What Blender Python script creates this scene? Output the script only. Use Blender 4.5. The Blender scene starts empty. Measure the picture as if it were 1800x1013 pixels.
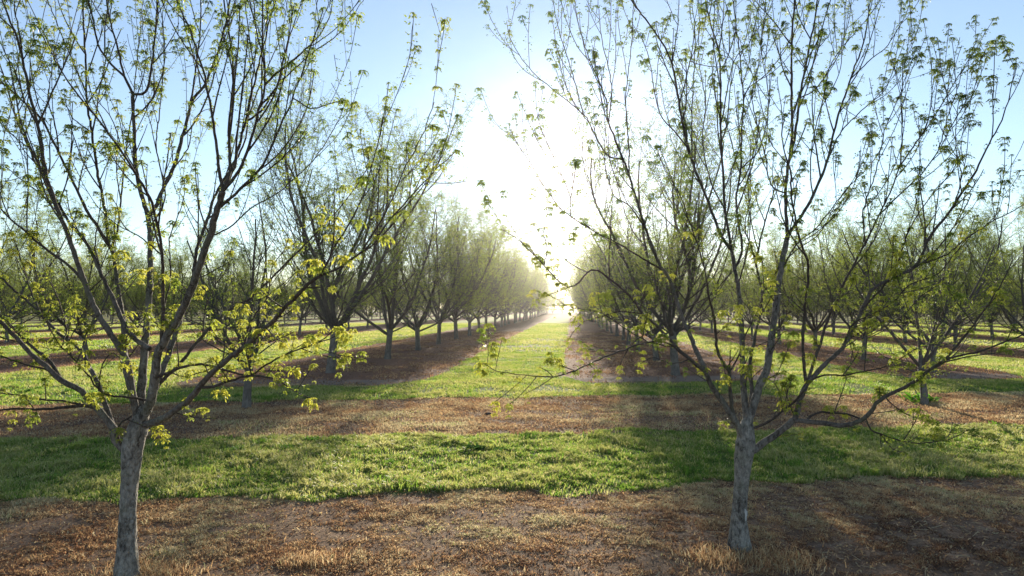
import bpy, math, random
import numpy as np
from mathutils import Vector, Matrix, Euler

SC = bpy.context.scene
# ------------------------------------------------------------------ camera, sky, sun, exposure
CAM_H = 3.0
cam_d = bpy.data.cameras.new("camera")
cam_d.sensor_width = 36.0
cam_d.lens = 24.0
cam_d.clip_start = 0.05
cam_d.clip_end = 3000.0
cam = bpy.data.objects.new("camera", cam_d)
SC.collection.objects.link(cam)
cam.location = (0, 0, CAM_H)
cam.rotation_euler = (math.radians(90 + 1.647), 0, math.radians(4.906))
SC.camera = cam

SUN_EL = math.radians(11.9)
SUN_AZ = math.radians(0.35)          # clockwise from +Y
world = bpy.data.worlds.new("World")
SC.world = world
world.use_nodes = True
wn = world.node_tree
for n in list(wn.nodes):
    wn.nodes.remove(n)
sky = wn.nodes.new("ShaderNodeTexSky")
sky.sky_type = 'NISHITA'
sky.sun_disc = False
sky.sun_elevation = SUN_EL
sky.sun_rotation = SUN_AZ
sky.altitude = 0
sky.air_density = 1.0
sky.dust_density = 0.085
sky.ozone_density = 3.0
bg = wn.nodes.new("ShaderNodeBackground")
bg.inputs[1].default_value = 0.105
wo = wn.nodes.new("ShaderNodeOutputWorld")
hs = wn.nodes.new('ShaderNodeHueSaturation')
hs.inputs['Saturation'].default_value = 0.80
wn.links.new(sky.outputs[0], hs.inputs['Color'])
wn.links.new(hs.outputs[0], bg.inputs[0])
wn.links.new(bg.outputs[0], wo.inputs[0])

sl = bpy.data.lights.new("sun", 'SUN')
sl.energy = 5.0
sl.angle = math.radians(0.55)
sl.color = (1.0, 0.88, 0.70)
sun = bpy.data.objects.new("sun", sl)
SC.collection.objects.link(sun)
sun.location = (0, 200, 60)
sun.rotation_euler = (-(math.pi / 2 - SUN_EL), 0, -SUN_AZ)

SC.view_settings.view_transform = 'Standard'
SC.view_settings.look = 'None'
SC.view_settings.exposure = 1.06
SC.view_settings.gamma = 1.0
SC.render.engine = 'CYCLES'
SC.cycles.use_denoising = True
SC.cycles.max_bounces = 6
SC.cycles.diffuse_bounces = 3
SC.cycles.transmission_bounces = 4
SC.cycles.volume_bounces = 0
SC.cycles.transparent_max_bounces = 8
SC.cycles.sample_clamp_indirect = 4.0

HAZE_DENSITY = 0.00020
HAZE_G = 0.90

# ------------------------------------------------------------------ helpers
CR = np.array(cam.rotation_euler.to_matrix())


def ray(px, py):
    c = np.array([(px - 900.0) / 1200.0, (506.5 - py) / 1200.0, -1.0])
    return CR @ c


def at(px, py, Y):
    """world point seen at pixel (px,py) of the 1800 wide photo, on the vertical plane world-y = Y"""
    d = ray(px, py)
    t = Y / d[1]
    return np.array([0, 0, CAM_H]) + d * t


def on_ground(px, py):
    d = ray(px, py)
    t = -CAM_H / d[2]
    return np.array([0, 0, CAM_H]) + d * t


def proj(x, y, z):
    v = CR.T @ np.array([x, y, z - CAM_H])
    return 900 + 1200 * v[0] / -v[2], 506.5 - 1200 * v[1] / -v[2]


def hash2(ix, iy, seed):
    n = (ix * 374761393 + iy * 668265263 + seed * 974711) & 0x7fffffff
    n = ((n ^ (n >> 13)) * 1274126177) & 0x7fffffff
    n = n ^ (n >> 16)
    return (n & 0xffff) / 65535.0


def vnoise(x, y, s, seed=1):
    x = np.asarray(x, dtype=float) / s
    y = np.asarray(y, dtype=float) / s
    ix = np.floor(x).astype(np.int64)
    iy = np.floor(y).astype(np.int64)
    fx = x - ix
    fy = y - iy
    fx = fx * fx * (3 - 2 * fx)
    fy = fy * fy * (3 - 2 * fy)
    a = hash2(ix, iy, seed); b = hash2(ix + 1, iy, seed)
    c = hash2(ix, iy + 1, seed); d = hash2(ix + 1, iy + 1, seed)
    return (a * (1 - fx) + b * fx) * (1 - fy) + (c * (1 - fx) + d * fx) * fy


def fbm(x, y, s, seed=1, o=4):
    v = 0; a = 0.5; t = 0
    for k in range(o):
        v = v + a * vnoise(x, y, s, seed + k * 17)
        t += a; a *= 0.5; s *= 0.47
    return v / t


def gz(x, y):
    """gentle unevenness of the ground"""
    x = np.asarray(x, float); y = np.asarray(y, float)
    fade = np.clip(1.3 - np.hypot(x, y) / 60.0, 0.15, 1)
    return ((fbm(x, y, 4.0, 5) - 0.5) * 0.10 + (fbm(x, y, 0.6, 9, 3) - 0.5) * 0.05) * fade


class MB:
    """collects vertices / faces as numpy blocks, builds ONE mesh object"""

    def __init__(self):
        self.v = []; self.f3 = []; self.f4 = []; self.a = []; self.n = 0

    def add(self, v, f, a=None):
        v = np.asarray(v, np.float32); f = np.asarray(f, np.int64)
        self.v.append(v)
        (self.f3 if f.shape[1] == 3 else self.f4).append(f + self.n)
        self.a.append(np.full(len(v), 0.5, np.float32) if a is None else np.broadcast_to(np.asarray(a, np.float32), (len(v),)).copy())
        self.n += len(v)

    def mesh(self, name, mat, smooth=False):
        v = np.concatenate(self.v) if self.v else np.zeros((0, 3), np.float32)
        f3 = np.concatenate(self.f3) if self.f3 else np.zeros((0, 3), np.int64)
        f4 = np.concatenate(self.f4) if self.f4 else np.zeros((0, 4), np.int64)
        me = bpy.data.meshes.new(name)
        me.vertices.add(len(v)); me.vertices.foreach_set("co", v.ravel())
        loops = np.concatenate([f3.ravel(), f4.ravel()]).astype(np.int32)
        me.loops.add(len(loops)); me.loops.foreach_set("vertex_index", loops)
        starts = np.concatenate([np.arange(len(f3)) * 3, len(f3) * 3 + np.arange(len(f4)) * 4]).astype(np.int32)
        me.polygons.add(len(starts)); me.polygons.foreach_set("loop_start", starts)
        if smooth:
            me.polygons.foreach_set("use_smooth", np.ones(len(starts), bool))
        at_ = me.attributes.new("rnd", 'FLOAT', 'POINT')
        at_.data.foreach_set("value", np.concatenate(self.a) if self.a else np.zeros(0, np.float32))
        me.update(calc_edges=True)
        me.materials.append(mat)
        return me

    def build(self, name, mat, parent=None, smooth=False):
        return link(name, self.mesh(name, mat, smooth), parent)


def link(name, me, parent=None):
    o = bpy.data.objects.new(name, me)
    SC.collection.objects.link(o)
    if parent is not None:
        o.parent = parent
        if parent.type == 'EMPTY' and parent.parent is None:
            o.location = -Vector(parent.location) if parent.get("_abs") else (0, 0, 0)
    return o


def empty(name, loc, label, cat, group=None, absolute=False):
    o = bpy.data.objects.new(name, None)
    SC.collection.objects.link(o)
    o.location = loc
    o.empty_display_size = 0.3
    o["label"] = label; o["category"] = cat
    if group: o["group"] = group
    return o


def tag(o, label=None, cat=None, group=None, kind=None):
    if label: o["label"] = label
    if cat: o["category"] = cat
    if group: o["group"] = group
    if kind: o["kind"] = kind
    return o


def tube(mb, P, R, n=6, a=0.5, lump=0.0, rs=None, cap=True):
    P = np.asarray(P, float); R = np.asarray(R, float)
    m = len(P)
    T = np.gradient(P, axis=0)
    T /= (np.linalg.norm(T, axis=1, keepdims=True) + 1e-9)
    ref = np.array([0.31, 0.95, 0.05]) if abs(T[0][2]) > 0.5 else np.array([0, 0, 1.0])
    U = np.zeros_like(P)
    u = np.cross(T[0], ref); u /= np.linalg.norm(u)
    for i in range(m):
        u = u - T[i] * np.dot(u, T[i]); u /= (np.linalg.norm(u) + 1e-9)
        U[i] = u
    W = np.cross(T, U)
    ang = np.arange(n) * 2 * math.pi / n
    rr = np.repeat(R[:, None], n, 1)
    if lump:
        rr = rr * (1 + lump * (rs.random((m, n)) - 0.5) * 2)
    V = P[:, None, :] + rr[:, :, None] * (np.cos(ang)[None, :, None] * U[:, None, :] + np.sin(ang)[None, :, None] * W[:, None, :])
    V = V.reshape(-1, 3)
    i = np.arange(m - 1)[:, None] * n; j = np.arange(n)[None, :]
    F = np.stack([i + j, i + (j + 1) % n, i + n + (j + 1) % n, i + n + j], -1).reshape(-1, 4)
    if np.ndim(a): mb.add(V, F, np.repeat(np.asarray(a), n)); a = float(a[-1])
    else: mb.add(V, F, a)
    if cap:
        c = P[-1] + T[-1] * R[-1] * 0.6
        Vc = np.vstack([V[-n:], c])
        Fc = np.array([[k, (k + 1) % n, n] for k in range(n)])
        mb.add(Vc, Fc, a)


def spline(P, R, step):
    """catmull-rom resample of a polyline with radii"""
    P = np.asarray(P, float); R = np.asarray(R, float)
    if len(P) < 3:
        k = max(2, int(np.linalg.norm(P[-1] - P[0]) / step) + 1)
        t = np.linspace(0, 1, k)[:, None]
        return P[0] * (1 - t) + P[-1] * t, R[0] + (R[-1] - R[0]) * t[:, 0]
    Q = np.vstack([2 * P[0] - P[1], P, 2 * P[-1] - P[-2]])
    out = []; ro = []
    for i in range(len(P) - 1):
        p0, p1, p2, p3 = Q[i:i + 4]
        k = max(1, int(round(np.linalg.norm(p2 - p1) / step)))
        for s in range(k):
            t = s / k
            out.append(0.5 * (2 * p1 + (p2 - p0) * t + (2 * p0 - 5 * p1 + 4 * p2 - p3) * t * t + (3 * p1 - p0 - 3 * p2 + p3) * t ** 3))
            ro.append(R[i] + (R[i + 1] - R[i]) * t)
    out.append(P[-1]); ro.append(R[-1])
    return np.array(out), np.array(ro)


# ------------------------------------------------------------------ materials
class NT:
    def __init__(self, name):
        self.m = bpy.data.materials.new(name); self.m.use_nodes = True
        self.t = self.m.node_tree
        for n in list(self.t.nodes): self.t.nodes.remove(n)
        self.out = self.t.nodes.new("ShaderNodeOutputMaterial")

    def n(self, typ, **kw):
        x = self.t.nodes.new(typ)
        for k, v in kw.items(): setattr(x, k, v)
        return x

    def l(self, a, b): self.t.links.new(a, b)

    def sock(self, inp, v):
        if hasattr(v, "links") or isinstance(v, bpy.types.NodeSocket): self.l(v, inp)
        else: inp.default_value = v

    def math(self, op, a, b=0.0, c=None, clamp=False):
        x = self.n("ShaderNodeMath", operation=op, use_clamp=clamp)
        self.sock(x.inputs[0], a); self.sock(x.inputs[1], b)
        if c is not None: self.sock(x.inputs[2], c)
        return x.outputs[0]

    def mix(self, f, a, b):
        x = self.n("ShaderNodeMix", data_type='RGBA')
        self.sock(x.inputs[0], f); self.sock(x.inputs[6], a); self.sock(x.inputs[7], b)
        return x.outputs[2]

    def noise(self, vec, scale, detail=4, rough=0.55, dist=0.0):
        x = self.n("ShaderNodeTexNoise")
        self.l(vec, x.inputs["Vector"])
        x.inputs["Scale"].default_value = scale; x.inputs["Detail"].default_value = detail
        x.inputs["Roughness"].default_value = rough; x.inputs["Distortion"].default_value = dist
        return x.outputs[0]

    def ramp(self, f, stops):
        x = self.n("ShaderNodeValToRGB")
        e = x.color_ramp.elements
        while len(e) < len(stops): e.new(0.5)
        for k, (p, c) in enumerate(stops):
            e[k].position = p; e[k].color = (*c, 1)
        self.sock(x.inputs[0], f)
        return x.outputs[0]

    def smooth(self, v, lo, hi):
        x = self.n("ShaderNodeMapRange", interpolation_type='SMOOTHSTEP')
        self.sock(x.inputs[0], v)
        x.inputs[1].default_value = lo; x.inputs[2].default_value = hi
        return x.outputs[0]


def leafy(name, stops_r, stops_t, tfac=0.5, rough=0.5, spec=0.3):
    t = NT(name)
    a = t.n("ShaderNodeAttribute", attribute_name="rnd").outputs["Fac"]
    oi = t.n("ShaderNodeObjectInfo").outputs["Random"]
    a2 = t.math('ADD', a, t.math('MULTIPLY', t.math('SUBTRACT', oi, 0.5), 0.25))
    cr = t.ramp(a2, stops_r); ct = t.ramp(a2, stops_t)
    p = t.n("ShaderNodeBsdfPrincipled")
    t.l(cr, p.inputs["Base Color"]); p.inputs["Roughness"].default_value = rough
    p.inputs["Specular IOR Level"].default_value = spec
    tr = t.n("ShaderNodeBsdfTranslucent"); t.l(ct, tr.inputs[0])
    mx = t.n("ShaderNodeMixShader"); mx.inputs[0].default_value = tfac
    t.l(p.outputs[0], mx.inputs[1]); t.l(tr.outputs[0], mx.inputs[2])
    t.l(mx.outputs[0], t.out.inputs[0])
    return t.m


M_leaf = leafy("young_pecan_leaf",
               [(0.0, (0.045, 0.075, 0.015)), (0.5, (0.10, 0.15, 0.025)), (1.0, (0.24, 0.26, 0.04))],
               [(0.0, (0.12, 0.22, 0.03)), (0.5, (0.36, 0.45, 0.06)), (1.0, (0.70, 0.68, 0.09))], 0.5)
M_leaf_row = leafy("orchard_crown_leaf",
                   [(0.0, (0.04, 0.07, 0.012)), (0.5, (0.09, 0.13, 0.022)), (1.0, (0.19, 0.21, 0.035))],
                   [(0.0, (0.15, 0.26, 0.03)), (0.5, (0.38, 0.48, 0.06)), (1.0, (0.65, 0.64, 0.09))], 0.5)
M_grass = leafy("mown_grass_blade",
                [(0.0, (0.03, 0.065, 0.016)), (0.40, (0.075, 0.135, 0.022)), (0.75, (0.20, 0.22, 0.065)), (1.0, (0.36, 0.34, 0.14))],
                [(0.0, (0.09, 0.22, 0.03)), (0.40, (0.26, 0.49, 0.045)), (0.75, (0.60, 0.60, 0.16)), (1.0, (0.80, 0.74, 0.34))], 0.5)
M_dead = leafy("dead_grass_blade",
               [(0.0, (0.09, 0.055, 0.038)), (0.22, (0.28, 0.15, 0.085)), (0.5, (0.43, 0.28, 0.15)), (0.9, (0.60, 0.51, 0.32)), (1.0, (0.24, 0.28, 0.08))],
               [(0.0, (0.13, 0.065, 0.035)), (0.22, (0.44, 0.23, 0.12)), (0.5, (0.72, 0.48, 0.24)), (0.9, (0.90, 0.78, 0.48)), (1.0, (0.42, 0.52, 0.10))], 0.45, 0.8, 0.08)
M_weed = leafy("dark_weed_leaf",
               [(0.0, (0.02, 0.05, 0.012)), (1.0, (0.05, 0.11, 0.025))],
               [(0.0, (0.04, 0.13, 0.02)), (1.0, (0.12, 0.26, 0.04))], 0.35)
M_weed_bright = leafy("bright_weed_leaf",
                      [(0.0, (0.05, 0.14, 0.015)), (1.0, (0.12, 0.25, 0.03))],
                      [(0.0, (0.15, 0.42, 0.03)), (1.0, (0.30, 0.62, 0.05))], 0.5)


def bark(name, dark, light, scale, bump=0.5, lichen=0.0, young=None):
    t = NT(name)
    co = t.n("ShaderNodeTexCoord").outputs["Object"]
    mp = t.n("ShaderNodeMapping"); t.l(co, mp.inputs[0]); mp.inputs["Scale"].default_value = (1, 1, 0.5)
    n1 = t.noise(mp.outputs[0], scale, 6, 0.7, 0.6)
    n2 = t.noise(mp.outputs[0], scale * 0.18, 3, 0.5)
    f = t.math('ADD', t.math('MULTIPLY', n1, 0.75), t.math('MULTIPLY', n2, 0.35))
    sp = (0.34, 0.52, 0.72) if not young else (0.43, 0.53, 0.64)
    c = t.ramp(f, [(sp[0], dark), (sp[1], tuple((d + l) / 2 for d, l in zip(dark, light))), (sp[2], light)])
    if young:
        ag = t.n('ShaderNodeAttribute', attribute_name='rnd').outputs['Fac']
        cy = t.ramp(f, [(0.34, young[0]), (0.70, young[1])])
        c = t.mix(ag, cy, c)
    if lichen:
        n3 = t.noise(co, scale * 0.9, 5, 0.75, 1.0)
        c = t.mix(t.math('MULTIPLY', t.smooth(n3, 0.56, 0.66), (t.math('MULTIPLY', ag, lichen) if young else lichen)), c, (0.40, 0.40, 0.36, 1))
        n4 = t.noise(co, 3.0, 3, 0.6)
        c = t.mix(t.math('MULTIPLY', t.smooth(n4, 0.50, 0.68), 0.35), c, (0.12, 0.13, 0.07, 1))
    p = t.n("ShaderNodeBsdfPrincipled")
    t.l(c, p.inputs["Base Color"]); p.inputs["Roughness"].default_value = 0.85
    p.inputs["Specular IOR Level"].default_value = 0.25
    b = t.n("ShaderNodeBump"); b.inputs["Strength"].default_value = bump; b.inputs["Distance"].default_value = 0.02
    vo = t.n("ShaderNodeTexVoronoi", feature='DISTANCE_TO_EDGE'); t.l(mp.outputs[0], vo.inputs["Vector"]); vo.inputs["Scale"].default_value = scale * 0.8
    h = t.math('ADD', n1, t.math('MULTIPLY', t.math('MINIMUM', vo.outputs[0], 0.25), 1.6))
    t.l(h, b.inputs["Height"]); t.l(b.outputs[0], p.inputs["Normal"])
    t.l(p.outputs[0], t.out.inputs[0])
    return t.m


M_bark = bark("grey_pecan_bark", (0.06, 0.053, 0.045), (0.34, 0.315, 0.275), 26, 1.0, 0.7, ((0.030, 0.021, 0.017), (0.10, 0.074, 0.060)))
M_limb = bark("limb_bark", (0.045, 0.036, 0.030), (0.19, 0.165, 0.14), 24, 0.8, 0.35)
M_twig = bark("brown_twig_bark", (0.035, 0.024, 0.019), (0.11, 0.08, 0.066), 40, 0.4)
M_barkrow = bark("orchard_bark", (0.06, 0.052, 0.045), (0.22, 0.20, 0.175), 14, 0.5)
M_twigrow = bark("orchard_twig_bark", (0.055, 0.045, 0.038), (0.13, 0.11, 0.095), 14, 0.2)
M_scar = bark("pale_bark_scar", (0.35, 0.34, 0.32), (0.62, 0.61, 0.58), 30, 0.5)

# edges of the bands that cross in front: y = a + b*x (world)


def edge(pl, pr):
    A = on_ground(*pl); B = on_ground(*pr)
    b = (B[1] - A[1]) / (B[0] - A[0])
    return A[1] - b * A[0], b


E1 = edge((0, 892), (1800, 832))
E2 = edge((0, 778), (1800, 750))
E3 = edge((0, 712), (1800, 690))
E4 = edge((300, 682), (1300, 672))
ROW_L0, ROW_LS = -10.9, 18.7
ROW_R0, ROW_RS = 4.6, 12.3


def np_masks(x, y):
    """returns (green mask) at numpy points, same rule as the ground shader"""
    w = (fbm(x, y, 1.4, 31, 5) - 0.5) * 1.7
    yy = y + w
    e = [E[0] + E[1] * x for E in (E1, E2, E3, E4)]
    g_cross = ((yy > e[0]) & (yy < e[1])) | (yy > e[2])
    xl = np.abs(((ROW_L0 - x + ROW_LS / 2) % ROW_LS) - ROW_LS / 2)
    xr = np.abs(((x - ROW_R0 + ROW_RS / 2) % ROW_RS) - ROW_RS / 2)
    hl = np.where(x > -18, 5.0, 4.4)
    hr = np.where(x < 10.6, 5.0, 3.2)
    d = np.where(x < -2.5, xl - hl, xr - hr)
    d = np.where((x < ROW_R0) & (x > -2.5), np.abs(x - ROW_R0) - 5.0, d)
    d = np.where((x > ROW_L0) & (x <= -2.5), np.abs(x - ROW_L0) - 5.0, d)
    d = d + np.clip(1 - (yy - e[3]) / 4.5, 0, None) ** 3 * 1.3
    g_lane = d + w * 0.6 > 0
    return np.where(yy < e[3], g_cross, g_lane)


def ground_material():
    t = NT("orchard_floor")
    geo = t.n("ShaderNodeNewGeometry")
    sep = t.n("ShaderNodeSeparateXYZ"); t.l(geo.outputs["Position"], sep.inputs[0])
    P = geo.outputs["Position"]; X, Y = sep.outputs[0], sep.outputs[1]
    M = t.math
    nz = t.noise(P, 0.55, 6, 0.75)
    w = M('MULTIPLY', M('SUBTRACT', nz, 0.5), 2.4)
    yy = M('ADD', Y, w)
    e = [M('ADD', M('MULTIPLY', X, E[1]), E[0]) for E in (E1, E2, E3, E4)]
    d = [M('SUBTRACT', yy, q) for q in e]
    s = [t.smooth(q, -0.18, 0.18) for q in d[:3]] + [t.smooth(M('ADD', d[3], M('MULTIPLY', w, 0.8)), -0.5, 0.9)]
    g_cross = M('MAXIMUM', M('MULTIPLY', s[0], M('SUBTRACT', 1.0, s[1])), s[2])

    def fold(a, c, per):   # |((a-c+per/2) mod per) - per/2|
        q = M('FLOORED_MODULO', M('ADD', M('SUBTRACT', a, c), per / 2), per)
        return M('ABSOLUTE', M('SUBTRACT', q, per / 2))
    xl = fold(M('MULTIPLY', X, -1.0), -ROW_L0, ROW_LS)
    xr = fold(X, ROW_R0, ROW_RS)
    hl = M('ADD', 4.4, M('MULTIPLY', M('GREATER_THAN', X, -18.0), 0.6))
    hr = M('ADD', 3.2, M('MULTIPLY', M('LESS_THAN', X, 10.6), 1.8))
    dl = M('SUBTRACT', xl, hl); dr = M('SUBTRACT', xr, hr)
    dr = M('MAXIMUM', dr, M('SUBTRACT', M('SUBTRACT', ROW_R0, X), 5.0))
    dl = M('MAXIMUM', dl, M('SUBTRACT', M('SUBTRACT', X, ROW_L0), 5.0))
    left = M('LESS_THAN', X, -2.5)
    dd = M('ADD', M('MULTIPLY', left, dl), M('MULTIPLY', M('SUBTRACT', 1.0, left), dr))
    dd = M('ADD', dd, M('MULTIPLY', M('POWER', M('MAXIMUM', M('SUBTRACT', 1.0, M('DIVIDE', d[3], 4.5)), 0.0), 3.0), 1.3))
    g_lane = t.smooth(M('ADD', dd, M('MULTIPLY', w, 0.6)), -0.35, 0.35)
    green = M('ADD', M('MULTIPLY', g_cross, M('SUBTRACT', 1.0, s[3])), M('MULTIPLY', g_lane, s[3]))
    # colours
    st = t.n("ShaderNodeMapping"); t.l(P, st.inputs[0]); st.inputs["Scale"].default_value = (0.25, 1.6, 1)
    n_big = t.noise(P, 0.35, 4, 0.6); n_mid = t.noise(P, 2.2, 5, 0.65); n_fine = t.noise(P, 18, 5, 0.75)
    n_str = t.noise(st.outputs[0], 1.5, 4, 0.6)
    dirt = t.ramp(M('ADD', M('MULTIPLY', n_mid, 0.5), M('MULTIPLY', n_fine, 0.5)),
                  [(0.30, (0.075, 0.048, 0.033)), (0.47, (0.19, 0.12, 0.078)), (0.58, (0.33, 0.22, 0.14)), (0.72, (0.50, 0.38, 0.25))])
    bare = t.ramp(n_fine, [(0.3, (0.11, 0.074, 0.055)), (0.7, (0.29, 0.205, 0.15))])
    dirt = t.mix(t.smooth(n_str, 0.56, 0.70), dirt, bare)
    red = t.ramp(n_fine, [(0.3, (0.10, 0.042, 0.028)), (0.7, (0.33, 0.16, 0.10))])
    dirt = t.mix(M('MULTIPLY', s[3], 0.75), dirt, red)
    trk = M('MULTIPLY', t.smooth(d[3], 0.2, 0.8), M('SUBTRACT', 1.0, t.smooth(d[3], 2.0, 3.2)))
    dirt = t.mix(M('MULTIPLY', trk, 0.75), dirt, (0.30, 0.235, 0.19, 1))
    grs = t.ramp(M('ADD', M('MULTIPLY', n_mid, 0.4), M('MULTIPLY', n_fine, 0.6)),
                 [(0.30, (0.035, 0.06, 0.012)), (0.50, (0.10, 0.15, 0.026)), (0.70, (0.22, 0.25, 0.06))])
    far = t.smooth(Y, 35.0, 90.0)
    grs_far_lit = t.ramp(M('ADD', M('MULTIPLY', n_big, 0.5), M('MULTIPLY', n_fine, 0.5)),  # distant grass painted brighter, standing in for sun glowing through the blades
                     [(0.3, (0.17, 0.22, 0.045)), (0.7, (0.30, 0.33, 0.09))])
    grs = t.mix(far, grs, grs_far_lit)
    grs = t.mix(M('MULTIPLY', t.smooth(n_big, 0.52, 0.66), 0.6), grs, (0.26, 0.20, 0.11, 1))
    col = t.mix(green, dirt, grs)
    p = t.n("ShaderNodeBsdfPrincipled")
    t.l(col, p.inputs["Base Color"]); p.inputs["Roughness"].default_value = 0.95
    p.inputs["Specular IOR Level"].default_value = 0.1
    b = t.n("ShaderNodeBump"); b.inputs["Strength"].default_value = 0.9; b.inputs["Distance"].default_value = 0.06
    h = M('ADD', n_fine, M('MULTIPLY', n_mid, 0.8))
    t.l(h, b.inputs["Height"]); t.l(b.outputs[0], p.inputs["Normal"])
    t.l(p.outputs[0], t.out.inputs[0])
    return t.m


# ------------------------------------------------------------------ ground sheet
def axis(lo, f0, f1, hi, fine, k=1.18):
    a = list(np.arange(f0, f1, fine))
    s = fine; x = f1
    while x < hi:
        a.append(x); s *= k; x += s
    a.append(hi)
    s = fine; x = f0
    pre = []
    while x > lo:
        s *= k; x -= s
        pre.append(max(x, lo))
    return np.array(sorted(set(pre)) + a)


xs = axis(-1200, -14, 18, 1200, 0.16)
ys = axis(-300, 3, 30, 1800, 0.16)
gx, gy = np.meshgrid(xs, ys)
V = np.stack([gx.ravel(), gy.ravel(), gz(gx.ravel(), gy.ravel())], 1)
nx, ny = len(xs), len(ys)
i = np.arange(ny - 1)[:, None] * nx; j = np.arange(nx - 1)[None, :]
F = np.stack([i + j, i + j + 1, i + nx + j + 1, i + nx + j], -1).reshape(-1, 4)
mb = MB(); mb.add(V, F)
g = mb.build("ground", ground_material(), smooth=True)
tag(g, kind="structure")

# ------------------------------------------------------------------ grass, dead grass, litter
NR = np.random.default_rng(11)


def scatter(n, y0, y1, margin=1.5):
    """random ground points inside the view wedge between depths y0..y1 (and a little beyond)"""
    y = np.sqrt(NR.random(n) * (y1 ** 2 - y0 ** 2) + y0 ** 2)
    xl = -0.87 * y - margin; xr = 0.70 * y + margin
    x = xl + NR.random(n) * (xr - xl)
    return x, y


def blades(mb, x, y, h, w, lean, a, seg=2):
    n = len(x)
    ang = NR.random(n) * 2 * math.pi
    la = NR.random(n) * 2 * math.pi
    dx, dy = np.cos(ang) * w / 2, np.sin(ang) * w / 2
    lx, ly = np.cos(la) * lean * h, np.sin(la) * lean * h
    z = gz(x, y) - 0.01
    b0 = np.stack([x - dx, y - dy, z], 1); b1 = np.stack([x + dx, y + dy, z], 1)
    if seg == 2:
        m0 = np.stack([x - dx * .7 + lx * .3, y - dy * .7 + ly * .3, z + h * .6], 1)
        m1 = np.stack([x + dx * .7 + lx * .3, y + dy * .7 + ly * .3, z + h * .6], 1)
        tp = np.stack([x + lx, y + ly, z + h * (1 - 0.25 * lean)], 1)
        V = np.stack([b0, b1, m1, m0, tp], 1).reshape(-1, 3)
        k = np.arange(n)[:, None] * 5
        F4 = k + np.array([[0, 1, 2, 3]]); F3 = k + np.array([[3, 2, 4]])
        nb = mb.n
        mb.add(V, F4, np.repeat(a, 5))
        mb.f3.append(F3 + nb)
    else:
        tp = np.stack([x + lx, y + ly, z + h], 1)
        V = np.stack([b0, b1, tp], 1).reshape(-1, 3)
        mb.add(V, np.arange(n)[:, None] * 3 + np.array([[0, 1, 2]]), np.repeat(a, 3))


grass = MB()
# near grass band
x, y = scatter(760000, 9.0, 19.5)
k = np_masks(x, y) & (NR.random(len(x)) < np.clip(2.6 * (fbm(x, y, 0.38, 3, 3) - 0.22), 0.12, 1))
x, y = x[k], y[k]
cl = fbm(x, y, 0.45, 71, 3); bg_ = fbm(x, y, 2.2, 72, 3)
tf = fbm(x, y, 0.15, 77, 2)
h = (0.03 + 0.07 * np.clip(tf - 0.35, 0, 1) * 2 + 0.06 * cl * NR.random(len(x)) + 0.04 * (bg_ > 0.58)) * (0.6 + 0.7 * NR.random(len(x)))
a = np.clip(0.17 + 0.45 * cl + 0.25 * tf + 0.55 * (bg_ - 0.45) + NR.normal(0, 0.20, len(x)), 0, 0.90)
a = np.where(NR.random(len(x)) < 0.10, 1.0, a)
blades(grass, x, y, h, 0.012 + 0.008 * NR.random(len(x)), 0.3 + 0.7 * NR.random(len(x)), a)
# taller clumps of coarser grass here and there
cx, cy = scatter(420, 10.0, 24.0)
k = np_masks(cx, cy); cx, cy = cx[k], cy[k]
m_ = 90; rr_ = 0.05 + 0.10 * NR.random(len(cx))
x = (cx[:, None] + NR.normal(0, 1, (len(cx), m_)) * rr_[:, None]).ravel(); y = (cy[:, None] + NR.normal(0, 1, (len(cx), m_)) * rr_[:, None]).ravel()
sh_ = np.repeat(NR.uniform(0.0, 0.75, len(cx)), m_); hh_ = np.repeat(NR.uniform(0.06, 0.22, len(cx)), m_)
blades(grass, x, y, hh_ * NR.uniform(0.4, 1.1, len(x)), 0.014 + 0.01 * NR.random(len(x)), NR.uniform(0.2, 0.9, len(x)), np.clip(sh_ + NR.normal(0, .08, len(x)), 0, .9))
# middle distance
x, y = scatter(620000, 19.5, 46.0, 2)
k = np_masks(x, y) & (NR.random(len(x)) < np.clip(3.2 * (fbm(x, y, 1.0, 3, 4) - 0.28), 0.08, 1))
x, y = x[k], y[k]
cl = fbm(x, y, 1.2, 71, 3)
a = np.clip(0.26 + 0.65 * cl + NR.normal(0, 0.14, len(x)), 0, 0.92)
blades(grass, x, y, 0.05 + 0.10 * cl * NR.random(len(x)), 0.03 + 0.02 * NR.random(len(x)), 0.4 + 0.6 * NR.random(len(x)), a, 1)
x, y = scatter(600000, 46.0, 130.0, 3)
k = np_masks(x, y) & (NR.random(len(x)) < np.clip(3.0 * (fbm(x, y, 2.5, 3, 4) - 0.25), 0.1, 1))
x, y = x[k], y[k]
a = np.clip(0.35 + 0.55 * fbm(x, y, 3.0, 71, 3) + NR.normal(0, 0.12, len(x)), 0, 0.95)
blades(grass, x, y, 0.05 + 0.09 * NR.random(len(x)), 0.09 + 0.06 * NR.random(len(x)), 0.5 * np.ones(len(x)), a, 1)
o = grass.build("grass", M_grass)
tag(o, "short green grass growing in mown strips between the tree rows", "grass", kind="stuff")

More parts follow.
